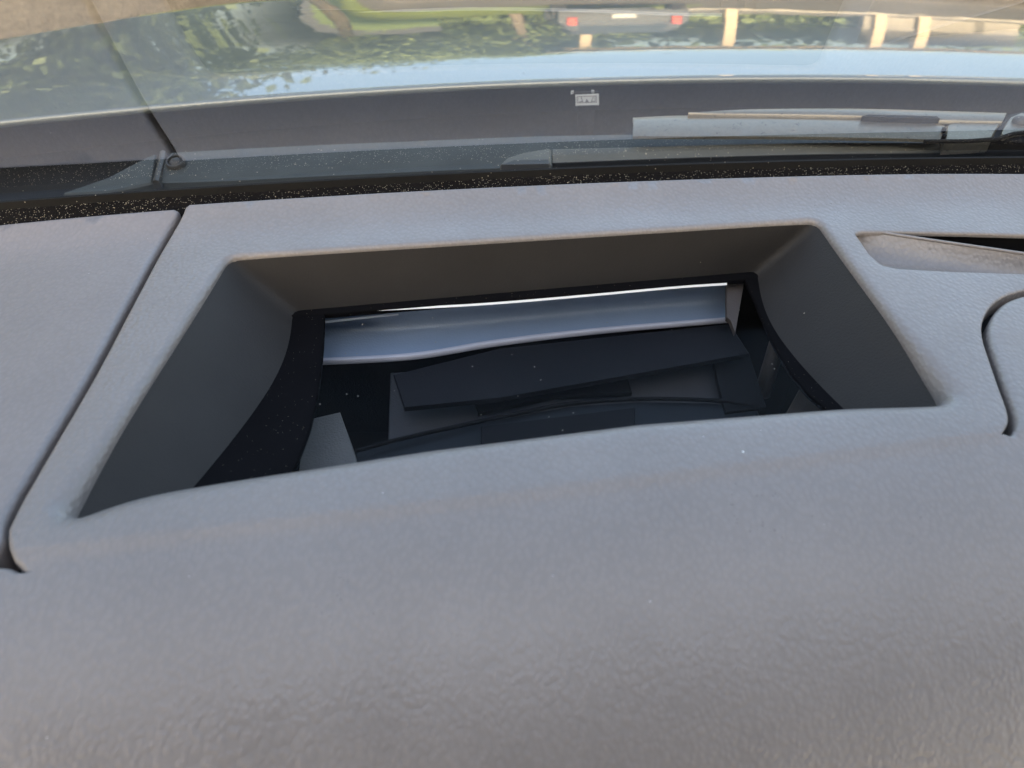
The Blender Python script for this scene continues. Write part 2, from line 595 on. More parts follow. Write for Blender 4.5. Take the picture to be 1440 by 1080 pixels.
# cabin round the camera: roof lining, door trims with window openings, rear wall, floor
CX, HW = 0.27, 0.76
def cabin():
    V, F = [], []
    def bx(x0, x1, y0, y1, z0, z1):
        k = len(V)
        V.extend([(x0, y0, z0), (x1, y0, z0), (x1, y1, z0), (x0, y1, z0), (x0, y0, z1), (x1, y0, z1), (x1, y1, z1), (x0, y1, z1)])
        F.extend([tuple(k + i for i in f) for f in [(0, 3, 2, 1), (4, 5, 6, 7), (0, 1, 5, 4), (1, 2, 6, 5), (2, 3, 7, 6), (3, 0, 4, 7)]])
    x0, x1 = CX - HW, CX + HW
    bx(x0, x1, -2.6, -0.22, 0.45, 0.51)                   # roof out of view, front edge brought forward to shade the near pad
    bx(x0, x1, -2.6, 0.05, -0.86, -0.80)                  # floor
    bx(x0, x1, -2.7, -2.6, -0.86, 0.51)                   # rear wall, closed to keep the sun off the dashboard
    for s in (x0 - 0.05, x1):
        bx(s, s + 0.05, -2.7, 0.35, -0.86, 0.00)          # door trim
        bx(s, s + 0.05, -2.7, -1.5, 0.0, 0.51)            # rear quarter
        bx(s, s + 0.05, -0.95, -0.87, 0.0, 0.51)          # centre pillar
        bx(s, s + 0.05, -2.7, -0.22, 0.41, 0.51)          # roof rail
        k = len(V)                                        # windscreen pillar
        for xx in (s, s + 0.05):
            V.extend([(xx, 0.30, 0.0), (xx, 0.22, 0.0), (xx, -0.31, 0.45), (xx, -0.22, 0.49)])
        F.extend([tuple(k + i for i in f) for f in [(0, 1, 2, 3), (7, 6, 5, 4), (0, 4, 5, 1), (1, 5, 6, 2), (2, 6, 7, 3), (3, 7, 4, 0)]])
    return tag(obj('cabin_shell', V, F, M['cabin'], None, False), kind='structure')
cabin()

# =================================================================== BONNET
def bonnet_profile():
    ys = np.linspace(-0.02, 1.6, 400)                        # distance ahead of the rear edge
    sl = np.interp(ys, [-0.02, 0.0, 0.052, 0.066, 0.16, 0.44, 0.9, 1.6], [0.8, 0.8, 1.6, 5.2, 8.2, 11.4, 17, 28])
    z = -np.cumsum(np.tan(np.radians(sl))) * (ys[1] - ys[0])
    return ys, z - np.interp(0.0, ys, z) - 0.020
BY, BZ = bonnet_profile()
def z_bonnet(x, y):
    d = y - y_trail(x)
    e = min(1.0, max(0.0, (-0.13 - x) / 0.26)); e = e * e * (3 - 2 * e)
    z = -0.020 + (np.interp(d, BY, BZ) + 0.020) * (1 - 0.55 * e)
    l = max(0.0, -(x + 0.12)); rr = max(0.0, x - 0.62)
    g = min(1.0, max(0.0, d) / 0.30)
    return z - g * (0.05 * l * l + 0.16 * rr * rr)
front = [onf(px, py, z_bonnet, 0.3, 4.0) for px, py in [(0, 56), (100, 39), (180, 26), (250, 16), (380, 2)]]
if True:
    fx = [p[0] for p in front]; fy = [p[1] for p in front]
def y_front(x):
    cx = 0.30
    xl = x if x < cx else 2 * cx - x
    if xl < fx[0]: return fy[0] + (xl - fx[0]) * 1.6
    if xl < fx[-1]: return float(np.interp(xl, fx, fy))
    e = (xl - fx[-1]) / (cx - fx[-1])
    return fy[-1] + (1.42 - fy[-1]) * (1 - (1 - e) ** 2)
hood = empty('car_bonnet', 'pale silver glossy car bonnet mirroring trees and drive, beyond the windscreen', 'car bonnet', loc=(0.27, 0.55, -0.05))
def bonnet():
    xs = np.linspace(-0.78, 1.35, 150)
    vs = np.r_[np.linspace(0, 0.09, 24), np.linspace(0.10, 1, 70)]
    rows = []
    # rolled rear flange first
    for k, a in enumerate(np.linspace(-math.pi * 0.42, math.pi / 2, 9)):
        rr = 0.0026
        rows.append([(x, y_trail(x) + rr - rr * math.cos(a), z_bonnet(x, y_trail(x)) - rr + rr * math.sin(a)) for x in xs])
    for v in vs:
        row = []
        for x in xs:
            y0, y1 = y_trail(x) + 0.0027, max(y_front(x), y_trail(x) + 0.05)
            y = y0 + (y1 - y0) * v
            row.append((x, y, z_bonnet(x, y)))
        rows.append(row)
    last = rows[-1]
    for a in np.linspace(0.2, math.pi * 0.5, 6):           # nose rolls under
        rows.append([(x, y + 0.05 * math.sin(a), z - 0.06 * (1 - math.cos(a)) - 0.0) for x, y, z in last])
    rows.append([(x, y + 0.05, z - 0.35) for x, y, z in last])
    P = np.array(rows) - np.array(hood.location)
    return grid('skin', P, M['paint'], hood)
bonnet()

# =================================================================== COWL
cowl = empty('cowl_panel', 'black plastic cowl trim between windscreen foot and bonnet', 'cowl trim')
def cowl_tray():
    xs = np.linspace(-0.75, 1.3, 90)
    rows = []
    for v, z in [(0, -0.10), (0, -0.034), (0.12, -0.031), (0.4, -0.042), (0.7, -0.052), (1.0, -0.056), (1.22, -0.056), (1.30, None)]:
        row = []
        for x in xs:
            y0 = y_glass(x) + 0.014
            y = y0 + (y_trail(x) - y0) * v
            row.append((x, y, z if z is not None else z_bonnet(x, y) - 0.006))
        rows.append(row)
    return grid('tray', rows, M['cowl'], cowl, auto=50)
cowl_tray()
ZS = -0.022
top_e = [(241, 215), (330, 210), (450, 204), (600, 198), (720, 193), (850, 190), (1000, 189), (1200, 192), (1440, 200)]
bot_e = [(222, 258), (330, 254), (450, 248), (600, 241), (720, 236), (850, 231), (1000, 226), (1200, 224), (1440, 226)]
te = smooth_curve([onz(*p, ZS) for p in top_e], 64); be = smooth_curve([onz(*p, ZS - 0.002) for p in bot_e], 64)
n_ = min(len(te), len(be))
te, be = resample(te, 0.012, False), resample(be, 0.012, False)
n_ = 50
te = np.array([te[int(i)] for i in np.linspace(0, len(te) - 1, n_)]); be = np.array([be[int(i)] for i in np.linspace(0, len(be) - 1, n_)])
grid('rear_strip', [te + [0, 0.002, -0.012], te + [0, 0.0005, -0.001], te, te * 0.5 + be * 0.5 + [0, 0, 0.0012], be, be + [0, -0.001, -0.012]], M['cowl_strip'], cowl, auto=45)
sl = slab('corner_wedge', [onz(*p, ZS - 0.001) for p in [(88, 272), (150, 250), (205, 222), (219, 216), (214, 257), (190, 262), (150, 270)]], 0.006, M['cowl_strip'], cowl, 0.0012)
sweep('joint_rib', [onz(*p, ZS + 0.001) for p in [(229, 214), (227, 226), (223, 240), (219, 256)]], [(-0.0022, -0.004), (-0.0016, 0.0005), (0, 0.0014), (0.0016, 0.0005), (0.0022, -0.004)], M['cap_dark'], cowl)
sc_c = onz(247, 228, ZS + 0.002)
fs = lathe('fastener', sc_c, [(0.0056, -0.004), (0.0056, 0.0008), (0.0050, 0.0016), (0.0042, 0.0014), (0.0040, -0.0006), (0.0036, 0.0004), (0.0020, 0.0016), (0.0001, 0.0020)], M['cap_dark'], cowl, 28, (0, -0.3, 1))

# =================================================================== WIPER
wiper = empty('windscreen_wiper', 'parked windscreen wiper with grey spotted arm and flat rubber blade', 'wiper')
zb = -0.008
bl_top = smooth_curve([onz(*p, zb) for p in [(777, 210), (900, 207), (1050, 203), (1200, 201), (1440, 204), (1640, 212)]], 50)
bl_bot = smooth_curve([onz(*p, zb - 0.002) for p in [(777, 229), (900, 224), (1050, 219), (1200, 216), (1440, 215), (1640, 222)]], 50)
k_ = min(len(bl_top), len(bl_bot)); bl_top, bl_bot = bl_top[:k_], bl_bot[:k_]
grid('blade', [bl_top + [0, 0.001, -0.010], bl_top, bl_top * 0.72 + bl_bot * 0.28 + [0, 0, 0.0018], bl_top * 0.3 + bl_bot * 0.7 + [0, 0, 0.0012], bl_bot, bl_bot + [0, 0.0006, -0.003]], M['blade'], wiper, auto=60)
lip0 = bl_bot + [0, -0.0002, -0.0006]
sweep('rubber_lip', lip0, [(-0.0007, -0.003), (0.0007, -0.003), (0.0007, 0.0004), (-0.0007, 0.0004)], M['rubber'], wiper)
cap_px = [(703, 231), (712, 222), (735, 214), (773, 208.5), (775, 209), (775, 230)]
ec = slab('end_cap', [onz(*p, zb + 0.002) for p in cap_px], 0.010, M['blade'], wiper, 0.0012)
slab('cap_foot', [onz(*p, zb + 0.0022) for p in [(705, 231.5), (722, 225), (772, 224), (772, 230.5)]], 0.004, M['cap_dark'], ec, 0.0004)
za = 0.000
def strip(name, top, bot, z, thick, material, parent, crown=0.0026, n=46):
    a = smooth_curve([onz(*p, z) for p in top], n); c = smooth_curve([onz(*p, z) for p in bot], n)
    k = min(len(a), len(c)); a, c = a[:k], c[:k]
    rows = [a + [0, 0.0003, -thick], a + [0, 0, -0.0006], a * 0.93 + c * 0.07, a * 0.5 + c * 0.5 + [0, 0, crown], a * 0.07 + c * 0.93, c + [0, 0, -0.0006], c + [0, -0.0003, -thick]]
    rows = np.array(rows)
    G = np.concatenate([rows[:, :1] * 1.0, rows, rows[:, -1:]], 1)
    G[:, 0, 2] -= thick; G[:, -1, 2] -= thick
    return grid(name, G, material, parent, auto=50)
strip('arm', [(890, 164), (960, 161), (1100, 162), (1200, 165), (1290, 168), (1329, 175)], [(890, 190), (960, 190), (1100, 190.5), (1200, 192), (1290, 194), (1322, 197)], za, 0.0022, M['wiper'], wiper)
strip('arm_back', [(968, 158.5), (1060, 153), (1200, 152), (1320, 155), (1416, 158)], [(968, 160), (1060, 160), (1200, 162), (1320, 168), (1410, 170)], za + 0.0035, 0.0025, M['wiper'], wiper, 0.0006)
slab('arm_root', [onz(*p, za + 0.002) for p in [(1331, 176), (1349, 167), (1414, 158), (1396, 193), (1372, 196), (1330, 198)]], 0.008, M['wiper'], wiper, 0.001)
slab('spring_slot', [onz(*p, za + 0.0052) for p in [(1212, 163.2), (1222, 161), (1318, 163.4), (1322, 166.5), (1300, 166.2), (1240, 164.8)]], 0.003, M['black'], wiper, 0.0002)
for q_ in [(1328, 181), (1328, 190.5)]:
    lathe('hinge_pin', onz(*q_, za + 0.0032), [(0.0012, -0.002), (0.0012, 0.0004), (0.0001, 0.0008)], M['black'], wiper, 12)
slab('pivot_shroud', [onz(*p, za + 0.001) for p in [(1394, 194), (1408, 172), (1420, 160), (1440, 156), (1500, 150), (1500, 205), (1440, 200)]], 0.012, M['black'], wiper, 0.0008)
pp = slab('pivot_plate', [onz(*p, za + 0.0035) for p in [(1408, 188), (1414, 174), (1422, 164), (1436, 158.5), (1452, 160), (1464, 170), (1466, 182), (1450, 184), (1430, 186), (1412, 191)]], 0.003, M['wiper'], wiper, 0.0006)
lathe('bolt', onz(1435, 172, za + 0.0036), [(0.0044, -0.002), (0.0044, 0.0012), (0.0038, 0.0022), (0.0022, 0.0030), (0.0001, 0.0034)], M['cap_dark'], pp, 24)
sweep('washer_hose', [onz(*p, za + 0.004) for p in [(1300, 199), (1360, 198.5), (1400, 196), (1425, 188), (1460, 184), (1500, 186)]], [(0.0011 * math.cos(a), 0.0011 * math.sin(a)) for a in np.linspace(0, 2 * math.pi, 12, endpoint=False)], M['rubber'], wiper)

# =================================================================== WINDSCREEN
screen = empty('windscreen', 'clear raked windscreen with black foam sealed foot, mirroring the dashboard', 'windscreen', loc=(0.27, 0.38, 0))
so = np.array(screen.location)
def windscreen():
    xs = np.linspace(CX - HW + 0.01, CX + HW - 0.01, 80)
    rows = []
    for v in np.linspace(-0.020, 0.615, 40):
        row = []
        for x in xs:
            y = y_glass(x) - v
            row.append((x, y, -0.005 + v * SLOPE))
        rows.append(row)
    return grid('glass', np.array(rows) - so, M['screen'], screen)
windscreen()
def ribbon(name, u0, z0, prof, material, parent):
    xs = np.linspace(-0.50, 1.03, 300)
    path = np.array([(x, y_seal(x) + u0, z0) for x in xs]) - so
    return sweep(name, path, prof, material, parent)
def foam():
    xs = np.linspace(-0.50, 1.03, 900)
    rows = []
    for u, z in [(-0.010, -0.012), (-0.004, -0.008), (-0.001, -0.0062), (0.001, -0.0050), (0.0025, -0.0038), (0.004, -0.0028), (0.0055, -0.0016), (0.007, -0.0006), (0.0082, 0.0), (0.009, -0.001)]:
        rows.append([(x, y_seal(x) + u, z + 0.006 + rng.normal(0, 0.00028)) for x in xs])
    return grid('foam_seal', np.array(rows) - so, M['foam'], screen)
foam()
ribbon('edge_rubber', 0.0095, 0.006, [(-0.0024, -0.010), (0.0030, -0.010), (0.0016, 0.0030), (0.0004, 0.0032), (-0.0018, 0.0002)], M['rubber'], screen)

# small printed tag standing on the cowl
def tag_on_cowl():
    c = onY(825, 139, 0.505)
    nrm = np.array([0, -math.sin(math.radians(40)), math.cos(math.radians(40))])
    def at(px, py):
        d = ray(px, py)
        return CAM + d * (np.dot(c - CAM, nrm) / np.dot(d, nrm))
    def plate(name, px, material, parent, lift=0.0, thick=0.0008):
        P = [at(*p) + nrm * lift for p in px]
        return slab(name, P, thick, material, parent, 0, 30, -nrm)
    card = plate('label_plate', [(809, 133), (842, 131.5), (842.5, 147.5), (809.5, 148.5)], M['label'], cowl)
    for px in ([(803, 127.5), (807, 127), (806.5, 131), (802.5, 132.5)], [(831.5, 126.5), (835.5, 126.2), (836, 130), (832, 130.2)]):
        plate('mount_tab', px, M['label'], card)
    ink = [[(804, 129.6), (842, 128.4), (842, 129.2), (804, 130.4)],
           [(812, 135.6), (839, 134.8), (839, 135.4), (812, 136.2)], [(812, 144.4), (839, 143.8), (839, 144.4), (812, 145.0)],
           [(812, 135.6), (812.9, 135.6), (812.9, 145), (812, 145)], [(838.2, 134.8), (839, 134.8), (839, 144.4), (838.2, 144.4)],
           [(822.5, 144.0), (825.3, 139.2), (828.2, 143.8)],
           [(816.5, 136.6), (817.6, 136.6), (820.0, 143.6), (818.9, 143.8)], [(814.6, 142.8), (820, 142.4), (820, 143.3), (814.6, 143.7)],
           [(834.0, 136.2), (835.0, 136.2), (832.0, 143.4), (831.0, 143.4)], [(831.0, 142.4), (836, 142.1), (836, 142.9), (831, 143.3)],
           [(836.4, 136.2), (837.2, 136.2), (837.2, 143), (836.4, 143)], [(809.6, 137.0), (811.2, 137), (811.2, 137.8), (809.6, 137.8)],
           [(809.6, 140.0), (811.2, 140), (811.2, 140.8), (809.6, 140.8)], [(809.6, 143.0), (811.2, 143), (811.2, 143.8), (809.6, 143.8)]]
    for px in ink: plate('printed_mark', px, M['label_ink'], card, 0.0003, 0.0002)
    sup = [at(814, 140) - nrm * 0.001, at(838, 139) - nrm * 0.001]
    slab('label_bracket', [sup[0], sup[1], sup[1] + [0, 0.004, -0.030], sup[0] + [0, 0.004, -0.030]], 0.001, M['cowl'], cowl, 0, 30, (0, 1, 0))
tag_on_cowl()

# =================================================================== DASHBOARD
dash = empty('dashboard', 'grey grained leather dashboard top with sunken display opening', 'dashboard', loc=(0, 0.2, -0.05))
do = np.array(dash.location)
def crease_y(x):                                                # soft fold below the opening
    return 0.1445 + 0.155 * x + 0.04 * x * x
def z_dash(x, y):
    ys = y_seal(x)
    z = 0.0
    d = ys - y
    if d < 0.028: z += 0.0060 * ((0.028 - d) / 0.028) ** 2.0       # sweeps up to the seal
    c = crease_y(x) - y
    w = 1.0 / (1.0 + math.exp(-(c - 0.002) / 0.0010))
    z -= 0.0012 * w                                              # small step at the fold
    if c > 0: z -= 0.07 * c + 5.0 * c * c
    if x > 0.17: z -= 0.12 * (x - 0.17) ** 2
    return z
def z_side(x, y):
    z = z_dash(x, y)
    return z - 0.0015 - 0.10 * max(0, -(x + 0.15)) ** 2 * 2
shift = lambda o: (setattr(o, 'location', (-do[0], -do[1], -do[2])), o)[1]

# outline of the main pad, clockwise in the picture
gapL = [onf(*p, z_dash)[:2] for p in [(255, 291), (228, 341), (190, 409), (128, 524), (70, 622), (22, 703)]]
gl = smooth_curve(gapL, 30)
gapR = [onz(*p)[:2] for p in [(1560, 396), (1480, 402), (1440, 410), (1412, 420), (1394, 437), (1386, 458), (1388, 480), (1397, 508), (1410, 545), (1421, 575), (1424, 592), (1420, 603), (1410, 608)]]
gr = smooth_curve(gapR, 60)
far = [(x, y_seal(x)) for x in np.linspace(gl[0][0] + 0.003, 0.62, 70)]
side_gap = 0.0032
pad_loop = list(far) + [(0.62, 0.15)] + [(0.62, 0.02)]
pad_loop += [(x, -0.01) for x in np.linspace(0.60, -0.30, 20)]
pad_loop += [tuple(onz(*p)[:2]) for p in [(-330, 862), (-150, 835), (-40, 806), (-6, 791), (6, 790), (16, 795), (33, 800), (34, 799), (26, 794.5), (16, 785), (10, 768), (9, 745)]]
lowL = [onz(*p)[:2] for p in [(2, 728), (0, 755), (-10, 775), (-40, 790), (-150, 822), (-330, 850)]]
# left edge of the opening panel (right side of the gap)
pad_loop += [tuple(np.array(p) + [0.0016, 0]) for p in gl[::-1][0:-1]]
pad_loop += [(gl[0][0] + 0.0016, y_seal(gl[0][0] + 0.0016))]
pad_loop = np.array([p[:2] for p in pad_loop], float)

A, B, C_, D = [onz(*p) for p in [(320, 360), (1150, 308), (1342, 556), (78, 742)]]
hole = round_poly([A, B] + [onz(*p) for p in [(1338, 557), (1190, 560), (900, 582), (600, 619), (290, 666), (185, 685), (84, 724)]], [0.005, 0.005, 0.006, 0.01, 0, 0, 0.01, 0.01, 0.006], 8)
hole = resample(hole, 0.0025)
if area2(hole) < 0: hole = hole[::-1]
def hole_r(x, y):
    # lip radius: tight at the back, medium at the sides, wide at the near side
    e = (y - (D[1] + (C_[1] - D[1]) * (x - D[0]) / (C_[0] - D[0])))
    if e < 0.018: return 0.0088
    f = (A[1] + (B[1] - A[1]) * (x - A[0]) / (B[0] - A[0])) - y
    if f < 0.006: return 0.0022
    return 0.0036
HR = np.array([hole_r(x, y) for x, y in hole])
for _ in range(70): HR = (np.roll(HR, 1) + HR + np.roll(HR, -1)) / 3
dish_px = [(1203, 328), (1211, 325.5), (1240, 325.5), (1400, 328), (1560, 331), (1560, 386), (1440, 384), (1340, 381), (1262, 377), (1240, 372), (1224, 358)]
dish = resample(np.array([onz(*p)[:2] for p in dish_px]), 0.002)
g_t = np.gradient(gr, axis=0); g_t /= np.linalg.norm(g_t, axis=1)[:, None]
g_n = np.stack([-g_t[:, 1], g_t[:, 0]], 1)
g_w = 0.0011 * np.clip(np.linspace(0, 1, len(gr))[::-1] * 14, 0.15, 1)[:, None]
slit = np.vstack([gr + g_n * g_w, (gr - g_n * g_w)[::-1]])
tp = np.clip(np.linspace(0, 1, len(gr))[::-1] * 14, 0.25, 1)
slit_r = np.r_[0.0026 * tp, (0.0010 * tp)[::-1]]
if area2(slit) < 0: slit, slit_r = slit[::-1], slit_r[::-1]
pad = shift(panel('top_pad', pad_loop, M['pad'], dash, z_dash, 0.0018, 0.014, [(hole, HR, 0.012), (dish, lambda x, y: 0.0011, 0.002), (slit, slit_r, 0.009)], 0.005, extra=np.array([(x, crease_y(x) - 0.002 + o_) for x in np.arange(-0.29, 0.60, 0.0035) for o_ in np.arange(-0.009, 0.0095, 0.0012)])))

# left cover beyond the gap
sl_loop = [tuple(np.array(p) - [0.0016, 0]) for p in gl[:-1]] + [tuple(p) for p in lowL] + [(-0.60, 0.06), (-0.60, y_seal(-0.60))]
sl_loop += [(x, y_seal(x)) for x in np.linspace(-0.55, gl[0][0] - 0.003, 30)]
shift(panel('side_cover', np.array([p[:2] for p in sl_loop]), M['side'], dash, z_side, 0.0024, 0.014, step=0.006))
# dark liner that shows in the gaps
lin = [[(x, y_seal(x) * (1 - v) + (-0.02) * v, -0.0135 - 5.6 * max(0, (crease_y(x) - (y_seal(x) * (1 - v) - 0.02 * v))) ** 2 * 1.6) for x in np.linspace(-0.60, A[0] - 0.012, 20)] for v in np.linspace(0, 1, 20)]
shift(grid('gap_liner', lin, M['black'], dash))

# ---- walls of the display opening
def quad_uv(p, q):
    """inverse bilinear: p inside quad q=(A,B,C,D) (A back-left, B back-right, C near-right, D near-left)"""
    u = v = 0.5
    a, b, c, d = [np.asarray(k[:2]) for k in q]
    for _ in range(30):
        x = a * (1 - u) * (1 - v) + b * u * (1 - v) + c * u * v + d * (1 - u) * v
        du = (b - a) * (1 - v) + (c - d) * v
        dv = (d - a) * (1 - u) + (c - b) * u
        J = np.array([du, dv]).T
        s = np.linalg.solve(J, np.asarray(p) - x)
        u += s[0]; v += s[1]
    return u, v
Al = onY(400, 430, A[1] - 0.003); Bl = onY(1065, 383, B[1] - 0.003)
Dl = np.array([D[0] + 0.020, D[1] + 0.006, -0.026]); Cl = np.array([C_[0] - 0.021, C_[1] + 0.006, -0.026])
TT = np.linspace(0, 0.16, 200)
GS = np.interp(TT, [0, 0.012, 0.025, 0.036, 0.05, 0.07, 0.10, 0.16], [-0.26, -0.17, -0.08, -0.01, 0.06, 0.11, 0.15, 0.18])
GZs = np.cumsum(GS) * (TT[1] - TT[0])
def y_back(x): return Al[1] + (Bl[1] - Al[1]) * (x - Al[0]) / (Bl[0] - Al[0])
def z_cov(x, y):
    tt = y_back(x) - y
    return -0.0275 + float(np.interp(tt, TT, GZs)) + (0.28 * (-tt) if tt < 0 else 0)
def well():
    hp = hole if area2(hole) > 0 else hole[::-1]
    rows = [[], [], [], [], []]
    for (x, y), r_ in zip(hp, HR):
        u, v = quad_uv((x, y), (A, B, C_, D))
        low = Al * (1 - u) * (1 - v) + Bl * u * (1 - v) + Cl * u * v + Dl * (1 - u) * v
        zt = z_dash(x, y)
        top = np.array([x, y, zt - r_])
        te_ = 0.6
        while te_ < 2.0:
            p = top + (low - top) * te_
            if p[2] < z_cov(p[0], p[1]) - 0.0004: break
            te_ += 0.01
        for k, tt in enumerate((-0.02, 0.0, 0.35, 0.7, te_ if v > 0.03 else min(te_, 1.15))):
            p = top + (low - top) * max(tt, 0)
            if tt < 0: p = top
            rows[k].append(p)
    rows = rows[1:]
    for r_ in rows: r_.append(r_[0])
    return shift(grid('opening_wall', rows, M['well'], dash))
wl = well(); fix_normals(wl)

# dark liner under the curved gap at the right
shift(grid('gap_liner', [[(x, y, z_dash(x, y) - 0.008) for x in np.linspace(0.155, 0.30, 20)] for y in np.linspace(0.150, 0.2535, 20)], M['black'], dash))

# ---- defroster recess at the right: a shallow scoop that runs down into a slot
def defroster():
    near = [onz(*p)[:2] for p in [(1203, 328), (1224, 358), (1240, 372), (1262, 377), (1340, 381), (1440, 384), (1560, 386)]]
    edge = [onz(*p, -dz) for *p, dz in [(1206, 327, .0014), (1222, 327.5, .0014), (1240, 329, .0014), (1262, 332.5, .0014), (1330, 342.5, .0014), (1440, 358.5, .0016), (1560, 376, .0018)]]
    nn = smooth_curve([(p[0] - 0.0004, p[1] - 0.0012, z_dash(*p) - 0.0019) for p in near], 48); ee = smooth_curve(edge, 48)
    rows = []
    for v in np.linspace(0, 1, 14):
        row = []
        for a, b_ in zip(nn, ee):
            q = a * (1 - v) + b_ * v
            w_ = np.linalg.norm((a - b_)[:2])
            q[2] = a[2] + (b_[2] - a[2]) * v - min(0.0075, w_ * 0.55) * math.sin(math.pi * v ** 1.6)
            row.append(tuple(q))
        rows.append(row)
    last = rows[-1]
    dish_o = shift(grid('defroster_scoop', rows, M['pad'], dash))
    fix_normals(dish_o)
    lip = [(x, y + 0.0004, z + 0.0004) for x, y, z in last[6:]]
    o = sweep('slot_lip', lip, [(0.0007 * math.cos(a), 0.0007 * math.sin(a)) for a in np.linspace(0, 2 * math.pi, 10, endpoint=False)], M['pad'], dish_o)
    far_e = smooth_curve([onz(*p)[:2] for p in [(1206, 326.2), (1222, 326.0), (1240, 326.0), (1262, 326.2), (1330, 327.3), (1440, 329), (1560, 331)]], 48)
    cav = [last, [(x, y + 0.0006, z - 0.03) for x, y, z in last], [(p[0], p[1] + 0.002, -0.035) for p in far_e], [(p[0], p[1] + 0.0015, -0.0009) for p in far_e]]
    fix_normals(grid('slot_cavity', cav, M['black'], dish_o))
defroster()

# =================================================================== HEAD-UP DISPLAY
hud = empty('head_up_display', 'black head up display unit under curved clear cover sunk in dashboard', 'display unit', loc=(0.0, 0.22, -0.10))
ho = np.array(hud.location)
hs = lambda o: (setattr(o, 'location', tuple(-ho)), o)[1]
lp_ = [onf(*p, z_cov) for p in [(456, 428), (455, 470), (452, 510), (445, 560), (434, 610), (415, 660), (395, 700)]]
rp_ = [onf(*p, z_cov) for p in [(1046, 390), (1060, 420), (1074, 455), (1090, 490), (1109, 523), (1136, 556), (1165, 580)]]
def xs_at(y, pts):
    p = sorted([(q[1], q[0]) for q in pts])
    return float(np.interp(y, [a for a, _ in p], [b_ for _, b_ in p]))
def cover():
    back_l, back_r = y_back(lp_[0][0]) - 0.0025, y_back(rp_[0][0]) - 0.0025
    G, FL, FR = [], [], []
    tt = np.linspace(0.002, 0.150, 60)
    for t_ in tt:
        yl = y_back(-0.1) - t_; yr = y_back(0.12) - t_
        xl = xs_at(yl, lp_); xr = xs_at(yr, rp_)
        G.append([(x, y_back(x) - t_, z_cov(x, y_back(x) - t_)) for x in np.linspace(xl - 0.002, xr + 0.002, 50)])
        FL.append([(x, y_back(x) - t_, z_cov(x, y_back(x) - t_) + dz) for x, dz in ((-0.150, 0.0008), (xl - 0.004, 0.0008), (xl - 0.0004, 0.0007), (xl, 0.0002), (xl, -0.0015))])
        FR.append([(x, y_back(x) - t_, z_cov(x, y_back(x) - t_) + dz) for x, dz in ((xr, -0.0015), (xr, 0.0002), (xr + 0.0004, 0.0007), (xr + 0.004, 0.0008), (0.165, 0.0008))])
    g = hs(grid('cover_glass', G, M['cover'], hud)); fix_normals(g)
    f1 = hs(grid('cover_frame', FL, M['frame'], hud)); f2 = hs(grid('cover_frame', FR, M['frame'], hud))
    xs = np.linspace(-0.150, 0.165, 60)
    bk = [[(x, y_back(x) + u, z_cov(x, y_back(x) + u) + dz) for x in xs] for u, dz in ((0.012, 0.0012), (-0.0005, 0.0012), (-0.0035, 0.0011), (-0.0038, 0.0006), (-0.0038, -0.0015))]
    f3 = hs(grid('cover_frame', bk, M['frame'], hud))
    for f in (f1, f2, f3): fix_normals(f)
cover()
# housing: open box under the cover
def housing():
    x0, x1, y0, y1, z0, z1 = -0.140, 0.158, 0.130, 0.315, -0.150, -0.040
    V = [(x0, y0, z0), (x1, y0, z0), (x1, y1, z0), (x0, y1, z0), (x0, y0, z1), (x1, y0, z1), (x1, y1, z1), (x0, y1, z1)]
    F = [(0, 1, 2, 3), (0, 4, 5, 1), (1, 5, 6, 2), (2, 6, 7, 3), (3, 7, 4, 0)]
    return hs(obj('housing', V, F, M['inner'], hud, False))
housing()
def inplate(name, px, z, material, thick=0.004, tilt=0.0, parent=None, bevel=0.0006):
    """plate inside the unit; tilt raises it towards the back"""
    c = onz(*np.mean(px, axis=0), z)
    P = []
    for p in px:
        d = ray(*p)
        nz = np.array([0, -math.sin(tilt), math.cos(tilt)])
        P.append(CAM + d * (np.dot(c - CAM, nz) / np.dot(d, nz)))
    o = slab(name, P, thick, material, parent or hud, bevel, 40, (0, math.sin(tilt), -math.cos(tilt)))
    return o if parent else hs(o)
def loft(name, rows_px, zs, material, n=40, parent=None):
    """curved sheet inside the unit: each row is a line of sight points at its own depth"""
    rows = []
    for px, z in zip(rows_px, zs):
        rows.append(resample(smooth_curve([onz(*p, z) for p in px], n), 0.002, False))
    k = 60
    rows = [np.stack([np.interp(np.linspace(0, 1, k), np.linspace(0, 1, len(r_)), r_[:, c]) for c in range(3)], 1) for r_ in rows]
    o = fix_normals(grid(name, rows, material, parent or hud))
    return o if parent else hs(o)
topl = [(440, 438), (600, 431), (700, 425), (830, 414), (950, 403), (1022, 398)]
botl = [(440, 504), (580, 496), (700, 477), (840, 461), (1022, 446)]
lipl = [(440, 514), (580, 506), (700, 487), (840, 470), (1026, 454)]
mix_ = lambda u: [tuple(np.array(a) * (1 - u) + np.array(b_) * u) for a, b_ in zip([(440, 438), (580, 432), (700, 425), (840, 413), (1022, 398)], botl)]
refl = loft('reflected', [mix_(u) for u in np.linspace(0, 1, 9)], -0.0335 - 0.016 * (1 - (1 - np.linspace(0, 1, 9)) ** 3.0), M['reflected'])  # sheet added to imitate the dash top reflected in the cover
loft('painted_rim', [botl, [tuple(np.array(a) * .5 + np.array(b_) * .5 - [0, 1]) for a, b_ in zip(botl, lipl)], lipl], [-0.0495, -0.0483, -0.0515], M['lip'], parent=refl)
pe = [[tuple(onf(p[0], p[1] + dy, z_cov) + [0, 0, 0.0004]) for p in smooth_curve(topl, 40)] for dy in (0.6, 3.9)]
fix_normals(grid('painted_glint', pe, M['glint'], refl))  # painted glint laid on the cover, no real trim
slab_px = [(1022, 399), (1047, 394), (1034, 468), (1027, 450), (1022, 446)]
